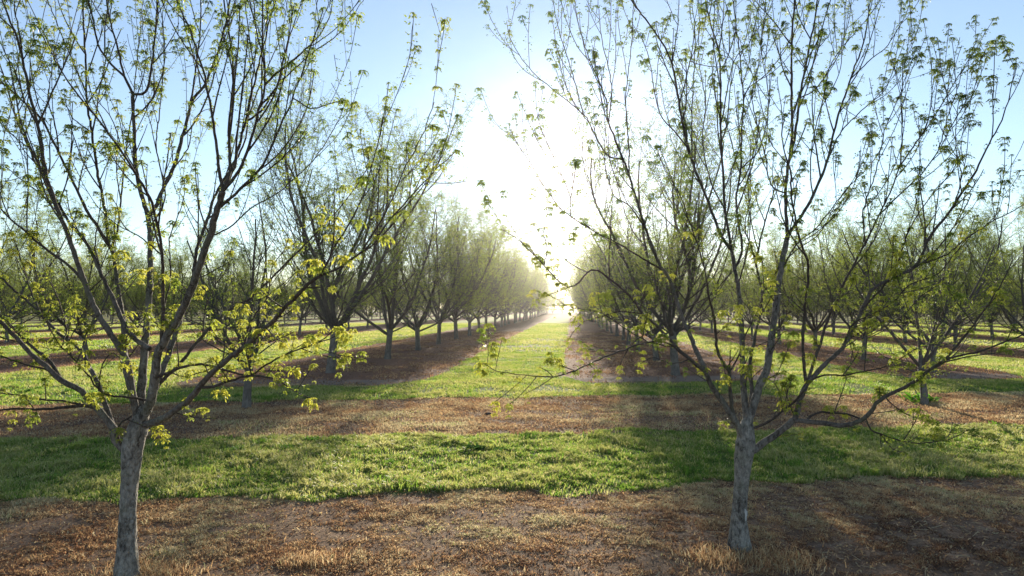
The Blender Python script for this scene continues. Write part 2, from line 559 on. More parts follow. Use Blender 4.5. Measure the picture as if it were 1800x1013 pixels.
dead = MB()
x, y = scatter(560000, 4.5, 13.5, 1.0)
dens = 0.5 * fbm(x, y, 0.9, 40, 3) + 0.5 * fbm(x, y, 0.16, 41, 3) + 0.02
k = (~np_masks(x, y)) & (NR.random(len(x)) < np.clip((dens - 0.42) * 7, 0.06, 1))
x, y, dens = x[k], y[k], dens[k]
big = fbm(x, y, 1.6, 90, 3)
a = np.clip(0.16 + 1.5 * (dens - 0.42) + 1.2 * (big - 0.45) + NR.normal(0, 0.17, len(x)), 0, 0.93)
a = np.where((big > 0.62) & (NR.random(len(x)) < 0.06), 1.0, a)
blades(dead, x, y, (0.015 + 0.22 * np.clip(dens - 0.38, 0, 1) * NR.random(len(x))), 0.008 + 0.008 * NR.random(len(x)), 0.6 + 1.2 * NR.random(len(x)), a)
x, y = scatter(330000, 13.5, 26.0, 1.5)
dens = fbm(x, y, 0.9, 40, 4)
k = (~np_masks(x, y)) & (NR.random(len(x)) < np.clip((dens - 0.30) * 4, 0.1, 1))
x, y, dens = x[k], y[k], dens[k]
big = fbm(x, y, 1.6, 90, 3)
a = np.clip(0.26 + 1.1 * (dens - 0.3) + 0.9 * (big - 0.45) + NR.normal(0, 0.14, len(x)), 0, 0.93)
a = np.where((big > 0.60) & (NR.random(len(x)) < 0.14), 1.0, a)
blades(dead, x, y, (0.03 + 0.11 * dens * NR.random(len(x))), 0.014 + 0.012 * NR.random(len(x)), 0.5 + 0.9 * NR.random(len(x)), a)
x, y = scatter(420000, 26.0, 85.0, 2.0)
dens = fbm(x, y, 1.6, 40, 4)
k = (~np_masks(x, y)) & (NR.random(len(x)) < np.clip((dens - 0.36) * 4, 0.05, 1))
x, y, dens = x[k], y[k], dens[k]
a = np.clip(0.05 + 0.8 * (dens - 0.3) + NR.normal(0, 0.13, len(x)), 0, 0.9)
blades(dead, x, y, (0.03 + 0.10 * dens * NR.random(len(x))), 0.04 + 0.04 * NR.random(len(x)), 0.5 + 0.9 * NR.random(len(x)), a, 1)
# tawny tufts round the two near trunks
for (bx, by, n_, s_) in ((on_ground(262, 1010)[0], on_ground(262, 1010)[1] - 0.1, 2600, 0.26),
                         (on_ground(1262, 985)[0], on_ground(1262, 985)[1], 1500, 0.22),
                         (on_ground(1372, 990)[0], on_ground(1372, 990)[1], 1700, 0.24),
                         (on_ground(545, 990)[0], on_ground(545, 990)[1], 900, 0.16)):
    x = bx + NR.normal(0, s_, n_); y = by + NR.normal(0, s_ * 0.8, n_)
    a = np.clip(0.50 + NR.normal(0, 0.2, n_), 0, 0.95)
    blades(dead, x, y, 0.02 + 0.13 * NR.random(n_) ** 2, 0.008 + 0.006 * NR.random(n_), 0.3 + 0.6 * NR.random(n_), a)
o = dead.build("dead_grass", M_dead)
tag(o, "tawny and rust coloured dead grass on the sprayed strips", "dead grass", kind="stuff")

# fallen leaf and bark litter: small curled chips
lit = MB()
x, y = scatter(150000, 4.5, 25.0, 1.0)
k = (~np_masks(x, y))
x, y = x[k], y[k]
n = len(x)
ang = NR.random(n) * 6.283; s = (0.007 + 0.016 * NR.random(n)) * (1 + y / 25); z = gz(x, y) + 0.008 + 0.02 * NR.random(n)
ux, uy = np.cos(ang) * s, np.sin(ang) * s
t1 = NR.normal(0, 0.5, n) * s; t2 = NR.normal(0, 0.5, n) * s
V = np.stack([np.stack([x - ux, y - uy, z - t1], 1), np.stack([x + uy * .4, y - ux * .4, z + t2], 1),
              np.stack([x + ux, y + uy, z + t1], 1), np.stack([x - uy * .4, y + ux * .4, z + t2 * .5], 1)], 1).reshape(-1, 3)
lit.add(V, np.arange(n)[:, None] * 4 + np.array([[0, 1, 2, 3]]), np.repeat(np.clip(NR.normal(0.42, 0.25, n), 0, 0.95), 4))
x, y = scatter(9000, 4.5, 24.0, 1.0)
k = (~np_masks(x, y)); x, y = x[k], y[k]; n = len(x)
ang = NR.normal(0.1, 0.9, n); s = 0.02 + 0.09 * NR.random(n) ** 2; z = gz(x, y) + 0.012 + 0.02 * NR.random(n); w_ = 0.003 + 0.003 * NR.random(n)
ux, uy = np.cos(ang), np.sin(ang); dz = NR.normal(0, .12, n) * s
V = np.stack([np.stack([x - ux * s - uy * w_, y - uy * s + ux * w_, z - dz], 1), np.stack([x - ux * s + uy * w_, y - uy * s - ux * w_, z - dz], 1),
              np.stack([x + ux * s + uy * w_, y + uy * s - ux * w_, z + dz], 1), np.stack([x + ux * s - uy * w_, y + uy * s + ux * w_, z + dz + .004], 1)], 1).reshape(-1, 3)
lit.add(V, np.arange(n)[:, None] * 4 + np.array([[0, 1, 2, 3]]), np.repeat(np.where(NR.random(n) < .5, 0.02, 0.85), 4))
o = lit.build("leaf_litter", M_dead)
tag(o, "brown fallen leaf litter scattered over the bare soil", "leaf litter", kind="stuff")

# ------------------------------------------------------------------ leaf tufts
def unit(v): return v / (np.linalg.norm(v) + 1e-9)


def make_tuft(rs, nleaf, nlet, L, lw, droop=1.0):
    """a whorl of arching compound leaves hanging from a bud; returns verts, quad faces"""
    V = []; F = []
    for q in range(nleaf):
        az = rs.random() * 6.283; up = rs.uniform(-0.2, 1.0)
        d = np.array([math.cos(az), math.sin(az), up]); d = unit(d)
        p = np.zeros(3); seg = L * rs.uniform(0.7, 1.2) / (nlet)
        for s in range(nlet):
            d = unit(d + np.array([0, 0, -0.34 * droop]))
            p = p + d * seg
            side = unit(np.cross(d, [0, 0, 1.0]))
            items = [(d + np.array([0, 0, -0.3]), 1.1)] if s == nlet - 1 else [(side * 0.9 + d * 0.6 + np.array([0, 0, -0.45 * droop]), 1), (-side * 0.9 + d * 0.6 + np.array([0, 0, -0.45 * droop]), 1)]
            for (ld, k) in items:
                ld = unit(ld + rs.normal(0, 0.22, 3)); ll = L * 0.45 * k * rs.uniform(0.7, 1.2)
                pw = unit(np.cross(ld, rs.normal(0, 1, 3))) * lw * 0.5 * rs.uniform(0.8, 1.2)
                b = len(V)
                V += [p, p + ld * ll * .42 + pw, p + ld * ll, p + ld * ll * .42 - pw]
                F.append([b, b + 1, b + 2, b + 3])
    return np.array(V), np.array(F)


RS = np.random.default_rng(5)
TUFTS = [make_tuft(RS, RS.integers(8, 12), 4, 0.095, 0.017, 1.25) for _ in range(12)]
BUDS = [make_tuft(RS, 3, 2, 0.05, 0.013, 0.5) for _ in range(8)]
FARTUFTS = [make_tuft(RS, 4, 1, 0.75, 0.22) for _ in range(6)]
FTUFTS = [make_tuft(RS, 4, 2, 0.15, 0.036) for _ in range(8)]


def put_tufts(mb, T, pts, scales, shades, rs):
    if not len(pts): return
    idx = rs.integers(0, len(T), len(pts))
    ang = rs.random(len(pts)) * 6.283
    for t in range(len(T)):
        m = idx == t
        if not m.any(): continue
        V, F = T[t]
        P = pts[m]; S = scales[m]; c = np.cos(ang[m]); s = np.sin(ang[m])
        vx = V[None, :, 0] * c[:, None] - V[None, :, 1] * s[:, None]
        vy = V[None, :, 0] * s[:, None] + V[None, :, 1] * c[:, None]
        W = np.stack([vx, vy, np.broadcast_to(V[None, :, 2], vx.shape)], -1) * S[:, None, None] + P[:, None, :]
        nF = (F[None] + (np.arange(len(P)) * len(V))[:, None, None]).reshape(-1, 4)
        a = np.repeat(shades[m], len(V)) + rs.normal(0, 0.05, len(P) * len(V))
        mb.add(W.reshape(-1, 3), nF, np.clip(a, 0, 1))


# ------------------------------------------------------------------ the two near trees, limb by limb
def shoot(mb, tips, nodes, p, d, L, r, rs, up=0.12, sub=0, node=0.075):
    """one slim shoot: returns its polyline; records tip + bud nodes"""
    k = max(3, int(L / 0.09))
    P = [p]; d = unit(d)
    for s in range(k):
        d = unit(d + np.array([0, 0, up * 0.5]) + rs.normal(0, 0.045, 3))
        p = p + d * (L / k)
        P.append(p)
    P = np.array(P); R = np.linspace(r, max(0.0034, r * 0.5), len(P))
    tube(mb, P, R, 5 if r > 0.006 else 4, 0.15 * rs.random(), cap=False)
    tips.append(P[-1])
    m = max(1, int(L / node))
    for s in range(m):
        f = (s + 0.5) / m
        if f < 0.12: continue
        q = P[int(f * k)] * (1 - (f * k) % 1) + P[min(k, int(f * k) + 1)] * ((f * k) % 1)
        nodes.append(q + rs.normal(0, 0.006, 3))
    if sub:
        for s in range(sub):
            f = rs.uniform(0.25, 0.85); q = P[int(f * k)]
            t = unit(P[min(k, int(f * k) + 1)] - q)
            dd = unit(t * 0.8 + rs.normal(0, 0.5, 3) + np.array([0, 0, 0.35]))
            shoot(mb, tips, nodes, q, dd, L * rs.uniform(0.25, 0.5), r * 0.55, rs, up, 0, node)
    return P


def near_tree(label, base_px, trunk_px, trunk_r, limbs, seed, Y0, scar=None):
    rs = np.random.default_rng(seed)
    base = on_ground(*base_px)
    root = empty("pecan_tree", base, label, "tree", "young pecan trees in the front row")
    B = np.array(base)
    # trunk
    P = [at(x, y, Y0) for x, y in trunk_px]
    P[0] = P[0] + np.array([0, 0, -0.15])
    TP, TR = spline(P, trunk_r, 0.035)
    n = 26
    mbt = MB()
    T = np.gradient(TP, axis=0); T /= np.linalg.norm(T, axis=1, keepdims=True)
    ang = np.arange(n) * 2 * math.pi / n
    zz = np.arange(len(TP)) * 0.035
    A, Z = np.meshgrid(ang, zz)
    rr = TR[:, None] * (1 + 0.045 * (vnoise(np.cos(A) * 2 + 5, Z * 3 + np.sin(A) * 2, 0.7, seed) - 0.5) * 2
                        + 0.10 * (fbm(np.cos(A) * 9 + 9, Z * 14 + np.sin(A) * 9, 1.0, seed + 3) - 0.5) * 2)
    V = TP[:, None, :] + np.stack([rr * np.cos(A), rr * np.sin(A), 0 * A], -1)
    V = V.reshape(-1, 3) - B
    i = np.arange(len(TP) - 1)[:, None] * n; j = np.arange(n)[None, :]
    F = np.stack([i + j, i + (j + 1) % n, i + n + (j + 1) % n, i + n + j], -1).reshape(-1, 4)
    mbt.add(V, F, 1.0)
    tr_o = mbt.build("trunk", M_bark, root, True)
    if scar is not None:
        q = at(scar[0], scar[1], Y0); ms = MB()
        th = np.linspace(0, 2 * math.pi, 14, endpoint=False)
        i0 = int(np.argmin(np.abs(TP[:, 2] - q[2]))); rad = TR[i0] * 1.075
        a0 = math.atan2(-math.sqrt(max(0.0, 1 - ((q[0] - TP[i0][0]) / rad) ** 2)), (q[0] - TP[i0][0]) / rad)
        V = [TP[i0] + np.array([math.cos(a0) * rad * 1.02, math.sin(a0) * rad * 1.02, 0])]
        for t_ in th:
            w_ = (0.030 + 0.012 * math.sin(3 * t_ + 1)); aa = a0 + math.cos(t_) * w_ / rad
            V.append(TP[i0] + np.array([math.cos(aa) * rad, math.sin(aa) * rad, math.sin(t_) * w_ * 2.2]))
        ms.add(np.array(V) - B, np.array([[0, k + 1, (k + 1) % 14 + 1] for k in range(14)]))
        ms.build("bark_scar", M_scar, tr_o)
    known = [(TP, TR)]
    for grp in limbs:
        mbw = MB(); tips = []; nodes = []; low = []
        mine = []
        for pl in grp:
            k_, r0, r1, pts = pl[0], pl[1], pl[2], pl[3]
            src = mine if (mine and not pl[4:]) else known
            # start depth: nearest earlier point seen in the picture
            best = None
            for (KP, KR) in (mine + known if mine else known):
                uv = np.array([proj(*q) for q in KP])
                dist = np.hypot(uv[:, 0] - pts[0][0], uv[:, 1] - pts[0][1])
                m_ = int(np.argmin(dist))
                if best is None or dist[m_] < best[0] - 3: best = (dist[m_], KP[m_], KR[m_])
            y0 = best[1][1]
            m = len(pts)
            seglen = np.concatenate([[0], np.cumsum([math.hypot(pts[q + 1][0] - pts[q][0], pts[q + 1][1] - pts[q][1]) for q in range(m - 1)])]) / 150.0
            W = [at(px, py, y0 + k_ * seglen[q]) for q, (px, py) in enumerate(pts)]
            if best[0] < 40: W[0] = best[1].copy()
            ext = pts[-1][1] < 12 or pts[-1][0] < 8 or pts[-1][0] > 1790
            L = seglen[-1]
            r1_ = r1
            Rr = r0 + (max(r1_, .0042) - r0) * (np.array(seglen) / L) ** 0.8
            if ext:   # the limb goes on beyond the frame
                d = unit(W[-1] - W[-2]); q = W[-1]; extra = 1.0 + rs.random() * 0.9; W = list(W); Rr = list(Rr)
                for s in range(3):
                    d = unit(d + np.array([0, 0, 0.12]) + rs.normal(0, 0.05, 3)); q = q + d * extra / 3
                    W.append(q); Rr.append(Rr[m - 1] + (0.003 - Rr[m - 1]) * (s + 1) / 3)
            S, SR = spline(W, np.array(Rr) * (0.88 if r0 > 0.03 else 0.95), 0.07)
            SR = SR * (1 + 0.05 * rs.normal(0, 1, len(SR))) if r0 > 0.02 else SR
            S[1:] += rs.normal(0, 0.0035, S[1:].shape) + 0
            ns = 14 if r0 > 0.035 else (9 if r0 > 0.015 else 6)
            tube(mbw, S - B, SR, ns, np.clip((SR - 0.012) / 0.045, 0, 0.95), 0.05 if r0 > 0.02 else 0.03, rs)
            mine.append((S, SR))
            if SR[-1] < 0.008: tips.append(S[-1] - B)
            # side shoots
            tot = len(S) * 0.07
            cum = 0.0; nxt = rs.uniform(0.15, 0.4) + 0.10 * tot
            while nxt < tot - 0.05:
                ii = min(len(S) - 2, int(nxt / 0.07)); f = ii / len(S)
                t = unit(S[ii + 1] - S[ii]); rr_ = SR[ii]
                perp = unit(np.cross(t, rs.normal(0, 1, 3)))
                hgt = S[ii][2]
                if hgt > 3.3:
                    d = t * rs.uniform(0.6, 1.1) + perp * 0.65 + np.array([0, 0, 0.35]); Ls = rs.uniform(0.25, 1.45) * (1.1 - 0.45 * f); up = 0.24
                else:
                    d = t * 0.3 + perp * 0.8 + np.array([0, 0, 0.30]); Ls = rs.uniform(0.10, 0.60); up = 0.10
                rsn = min(rr_ * 0.75, 0.0048 + 0.0055 * Ls)
                shoot(mbw, tips, nodes, S[ii] - B, d, Ls, rsn, rs, up, sub=(rs.integers(1, 4) if Ls > 0.5 else rs.integers(0, 2)))
                nxt += rs.uniform(0.15, 0.42) if rr_ < 0.02 else rs.uniform(0.2, 0.55)
            # buds straight on the thin end of the limb
            for q in range(len(S)):
                if SR[q] < 0.010 and rs.random() < 0.7: nodes.append(S[q] - B)
                if S[q][2] < 4.3 and SR[q] < 0.022 and rs.random() < 0.18: tips.append(S[q] + rs.normal(0, .04, 3) + [0, 0, .05] - B)
        known += mine
        lo = mbw.build("limb", M_bark, root, True)
        ml = MB()
        if tips:
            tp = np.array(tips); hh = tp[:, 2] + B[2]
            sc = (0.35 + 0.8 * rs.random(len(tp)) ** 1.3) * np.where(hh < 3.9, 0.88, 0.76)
            sh = np.clip(np.where(hh < 3.9, 0.74, 0.47) + rs.normal(0, 0.14, len(tp)), 0, 1)  # low tufts coloured brighter yellow, painting in the light they catch
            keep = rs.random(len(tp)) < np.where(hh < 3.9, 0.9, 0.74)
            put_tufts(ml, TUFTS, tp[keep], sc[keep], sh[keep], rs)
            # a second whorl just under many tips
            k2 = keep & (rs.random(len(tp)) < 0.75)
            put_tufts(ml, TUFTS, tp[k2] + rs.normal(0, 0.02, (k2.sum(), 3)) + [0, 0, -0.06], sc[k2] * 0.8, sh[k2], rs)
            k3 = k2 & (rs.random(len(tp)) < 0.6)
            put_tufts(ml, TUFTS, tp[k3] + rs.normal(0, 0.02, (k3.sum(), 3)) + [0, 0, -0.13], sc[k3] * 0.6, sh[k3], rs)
        if nodes:
            nd = np.array(nodes); nd = nd[rs.random(len(nd)) < 0.72]
            if len(nd):
                b_ = rs.random(len(nd)) < 0.06
                put_tufts(ml, BUDS, nd[~b_], rs.uniform(0.5, 1.5, (~b_).sum()), np.clip(rs.normal(0.42, 0.15, (~b_).sum()), 0, 1), rs)
                put_tufts(ml, TUFTS, nd[b_], rs.uniform(0.35, 0.75, b_.sum()), np.clip(rs.normal(0.55, 0.15, b_.sum()), 0, 1), rs)
        if ml.n: ml.build("leaves", M_leaf, lo)
    return root


# each polyline: (depth slope, start radius m, end radius m, [(px,py)...])
LEFT = [
    [(-.25, .050, .012, [(210, 803), (203, 775), (198, 752), (178, 726), (144, 689), (107, 668), (72, 636), (47, 614), (10, 574), (-30, 535), (-70, 480)]),
     (.15, .022, .008, [(107, 668), (84, 631), (50, 604), (13, 565), (-30, 520)]),
     (-.3, .014, .007, [(104, 662), (80, 649), (47, 642), (20, 632), (-20, 618)]),
     (-.5, .022, .009, [(170, 722), (146, 713), (118, 716), (76, 720), (30, 719), (-30, 722)]),
     (-.35, .014, .006, [(146, 712), (110, 705), (66, 702), (30, 694), (-20, 687)])],
    [(.35, .036, .010, [(199, 751), (182, 701), (162, 655), (138, 611), (104, 587), (62, 542), (21, 507), (-25, 460)]),
     (.1, .012, .004, [(120, 592), (112, 560), (100, 520), (85, 490), (72, 480)]),
     (.3, .012, .004, [(75, 553), (50, 500), (35, 450), (15, 400), (-5, 372)])],
    [(-.2, .046, .008, [(236, 747), (233, 687), (221, 632), (196, 590), (173, 555), (159, 525), (145, 487), (121, 417), (100, 365), (83, 311), (66, 221), (52, 166), (35, 83), (10, 17), (0, -10)]),
     (-.2, .018, .006, [(152, 505), (128, 472), (104, 455), (69, 428), (35, 400), (0, 366), (-40, 320)]),
     (.2, .012, .004, [(66, 221), (45, 180), (28, 130), (10, 95), (-5, 60)]),
     (.1, .012, .004, [(40, 110), (35, 60), (26, 20), (24, -5)])],
    [(.30, .030, .007, [(263, 614), (228, 587), (204, 538), (176, 476), (150, 425), (121, 390), (92, 338), (60, 280), (30, 210), (5, 130), (-10, 80)]),
     (.3, .012, .004, [(110, 370), (70, 340), (30, 310), (8, 290)]),
     (.2, .010, .004, [(176, 476), (168, 430), (172, 390), (178, 350)])],
    [(.30, .046, .020, [(230, 720), (221, 646), (218, 576), (207, 507), (199, 449), (192, 431)]),
     (-.2, .022, .007, [(192, 431), (152, 369), (138, 339), (104, 270), (73, 211), (35, 173), (0, 142), (-30, 110)]),
     (.1, .021, .010, [(192, 431), (190, 414), (183, 362), (173, 310), (166, 263), (155, 194), (152, 162), (149, 86), (145, 0)]),
     (.2, .011, .006, [(152, 162), (114, 76), (83, 0)]),
     (.3, .014, .004, [(196, 440), (207, 404), (211, 362), (218, 300), (221, 270), (232, 200), (238, 130), (246, 60), (250, 10)]),
     (-.2, .009, .003, [(104, 270), (97, 220), (85, 180), (90, 130), (97, 95)]),
     (.1, .009, .003, [(160, 230), (130, 210), (120, 190), (108, 178)])],
    [(.25, .062, .028, [(246, 750), (249, 687), (253, 628), (258, 560), (263, 510), (264, 455), (263, 390)]),
     (.05, .032, .020, [(263, 390), (257, 369), (242, 317), (238, 280), (235, 207), (233, 166)]),
     (-.25, .018, .008, [(233, 166), (218, 135), (195, 112), (173, 79), (163, 28), (155, 0)]),
     (.15, .014, .009, [(218, 138), (207, 86), (193, 35), (187, 0)]),
     (-.1, .017, .009, [(233, 166), (256, 162), (266, 124), (273, 52), (276, 0)]),
     (.45, .028, .013, [(263, 380), (276, 359), (290, 325), (303, 300), (321, 242), (338, 180), (362, 145), (383, 90), (397, 41), (404, 0)]),
     (.1, .014, .008, [(336, 186), (345, 114), (352, 52), (354, 0)]),
     (-.3, .011, .004, [(235, 207), (250, 195), (270, 170), (285, 130), (290, 90), (286, 40), (280, 5)]),
     (.1, .010, .004, [(303, 300), (330, 262), (338, 220), (350, 200), (372, 190)]),
     (-.35, .010, .003, [(240, 300), (215, 260), (200, 215), (178, 185), (165, 170)]),
     (.25, .012, .004, [(262, 400), (290, 350), (275, 260), (280, 200), (288, 110), (285, 40), (290, 0)])],
    [(-.30, .060, .033, [(252, 748), (265, 705), (274, 650), (278, 619), (297, 587), (317, 552), (335, 512), (352, 462), (369, 414), (383, 366), (392, 338)]),
     (-.1, .018, .006, [(392, 338), (383, 276), (373, 207), (366, 162), (352, 107), (331, 45), (314, 7), (308, -10)]),
     (.15, .018, .008, [(392, 336), (404, 300), (403, 255), (404, 207), (411, 135), (404, 69), (393, 0)]),
     (.35, .022, .013, [(392, 336), (408, 300), (414, 283), (431, 214)]),
     (.1, .013, .007, [(431, 214), (449, 138), (466, 69), (483, 0)]),
     (.35, .013, .004, [(431, 214), (462, 193), (487, 152), (542, 100), (600, 55), (632, 10)]),
     (-.25, .018, .006, [(392, 336), (420, 300), (438, 256), (455, 193), (466, 149), (462, 69), (461, 0)]),
     (.2, .011, .004, [(455, 193), (487, 152), (500, 100), (521, 28), (531, 0)]),
     (.25, .012, .004, [(466, 149), (500, 118), (545, 80), (575, 40), (586, 0)]),
     (-.2, .016, .004, [(385, 366), (414, 341), (455, 300), (466, 283), (487, 235), (514, 173), (535, 117), (563, 35), (566, 12)]),
     (-.1, .007, .003, [(514, 176), (545, 190), (570, 186), (590, 180), (602, 178)]),
     (.2, .009, .003, [(370, 410), (400, 402), (440, 368), (500, 330), (560, 270), (600, 200), (606, 175)]),
     (.1, .009, .004, [(430, 216), (446, 130), (450, 60), (446, 0)])],
    [(.55, .040, .016, [(262, 690), (290, 640), (318, 560), (338, 500), (346, 440), (362, 395), (380, 340), (405, 300)]),
     (.2, .015, .004, [(405, 300), (430, 250), (438, 200), (470, 120), (495, 60), (505, 5)])],
    [(-.55, .044, .016, [(256, 752), (283, 737), (329, 705), (356, 673), (390, 640), (428, 611), (469, 576), (507, 535), (542, 500), (563, 484)]),
     (-.1, .011, .004, [(563, 486), (578, 458), (587, 420), (588, 380), (587, 330)]),
     (.1, .012, .004, [(563, 484), (600, 469), (628, 449), (655, 425), (700, 370), (755, 310), (803, 264)]),
     (.15, .010, .004, [(583, 448), (610, 400), (640, 340), (660, 270), (672, 220), (684, 145)]),
     (.15, .009, .003, [(640, 440), (680, 370), (715, 290), (745, 230), (763, 180)]),
     (-.4, .018, .005, [(349, 683), (367, 681), (394, 673), (421, 664), (443, 661), (468, 663), (493, 671), (520, 689), (545, 700)]),
     (.1, .010, .004, [(428, 611), (440, 570), (470, 520), (478, 470), (500, 440), (508, 420)]),
     (-.1, .007, .003, [(469, 576), (480, 560), (500, 555), (520, 540)])],
    [(.35, .024, .005, [(268, 700), (281, 673), (315, 641), (356, 590), (400, 548), (438, 525), (473, 493), (514, 452), (556, 410), (610, 350), (650, 290)]),
     (.3, .010, .003, [(356, 590), (362, 540), (380, 500), (400, 470), (405, 440)])],
    [(-.35, .018, .005, [(276, 665), (300, 653), (330, 643), (362, 641), (401, 652), (439, 659), (468, 641), (518, 617), (568, 599), (604, 584)]),
     (-.1, .008, .003, [(300, 653), (320, 662), (360, 652), (385, 638), (410, 610), (430, 590)]),
     (0, .007, .003, [(518, 617), (560, 602), (600, 575), (620, 580)])],
    [(-.4, .014, .010, [(216, 800), (210, 775), (207, 758), (215, 742), (230, 733)])],
    [(-.5, .015, .004, [(258, 701), (225, 698), (191, 696), (173, 683), (150, 655), (127, 628), (100, 600), (80, 560), (66, 520)]),
     (-.1, .009, .003, [(173, 683), (180, 640), (200, 620), (215, 640)]),
     (0, .007, .003, [(127, 628), (122, 600), (135, 575), (150, 560)])],
    [(-.35, .024, .004, [(272, 650), (283, 611), (287, 542), (284, 438), (270, 369), (250, 325), (193, 238), (131, 159), (97, 107), (64, 42)]),
     (.1, .009, .003, [(284, 445), (250, 420), (215, 395), (205, 360), (190, 340)]),
     (.2, .010, .003, [(287, 542), (300, 480), (298, 420), (320, 360), (325, 310)])],
]
near_tree("young pecan tree with splayed limbs, nearest trunk at the left of the lane", (222, 1018),
          [(222, 1018), (223, 960), (225, 900), (228, 850), (232, 800), (238, 765), (247, 735), (252, 712)],
          [.150, .098, .085, .087, .108, .116, .085, .040], LEFT, 21, on_ground(222, 1018)[1])

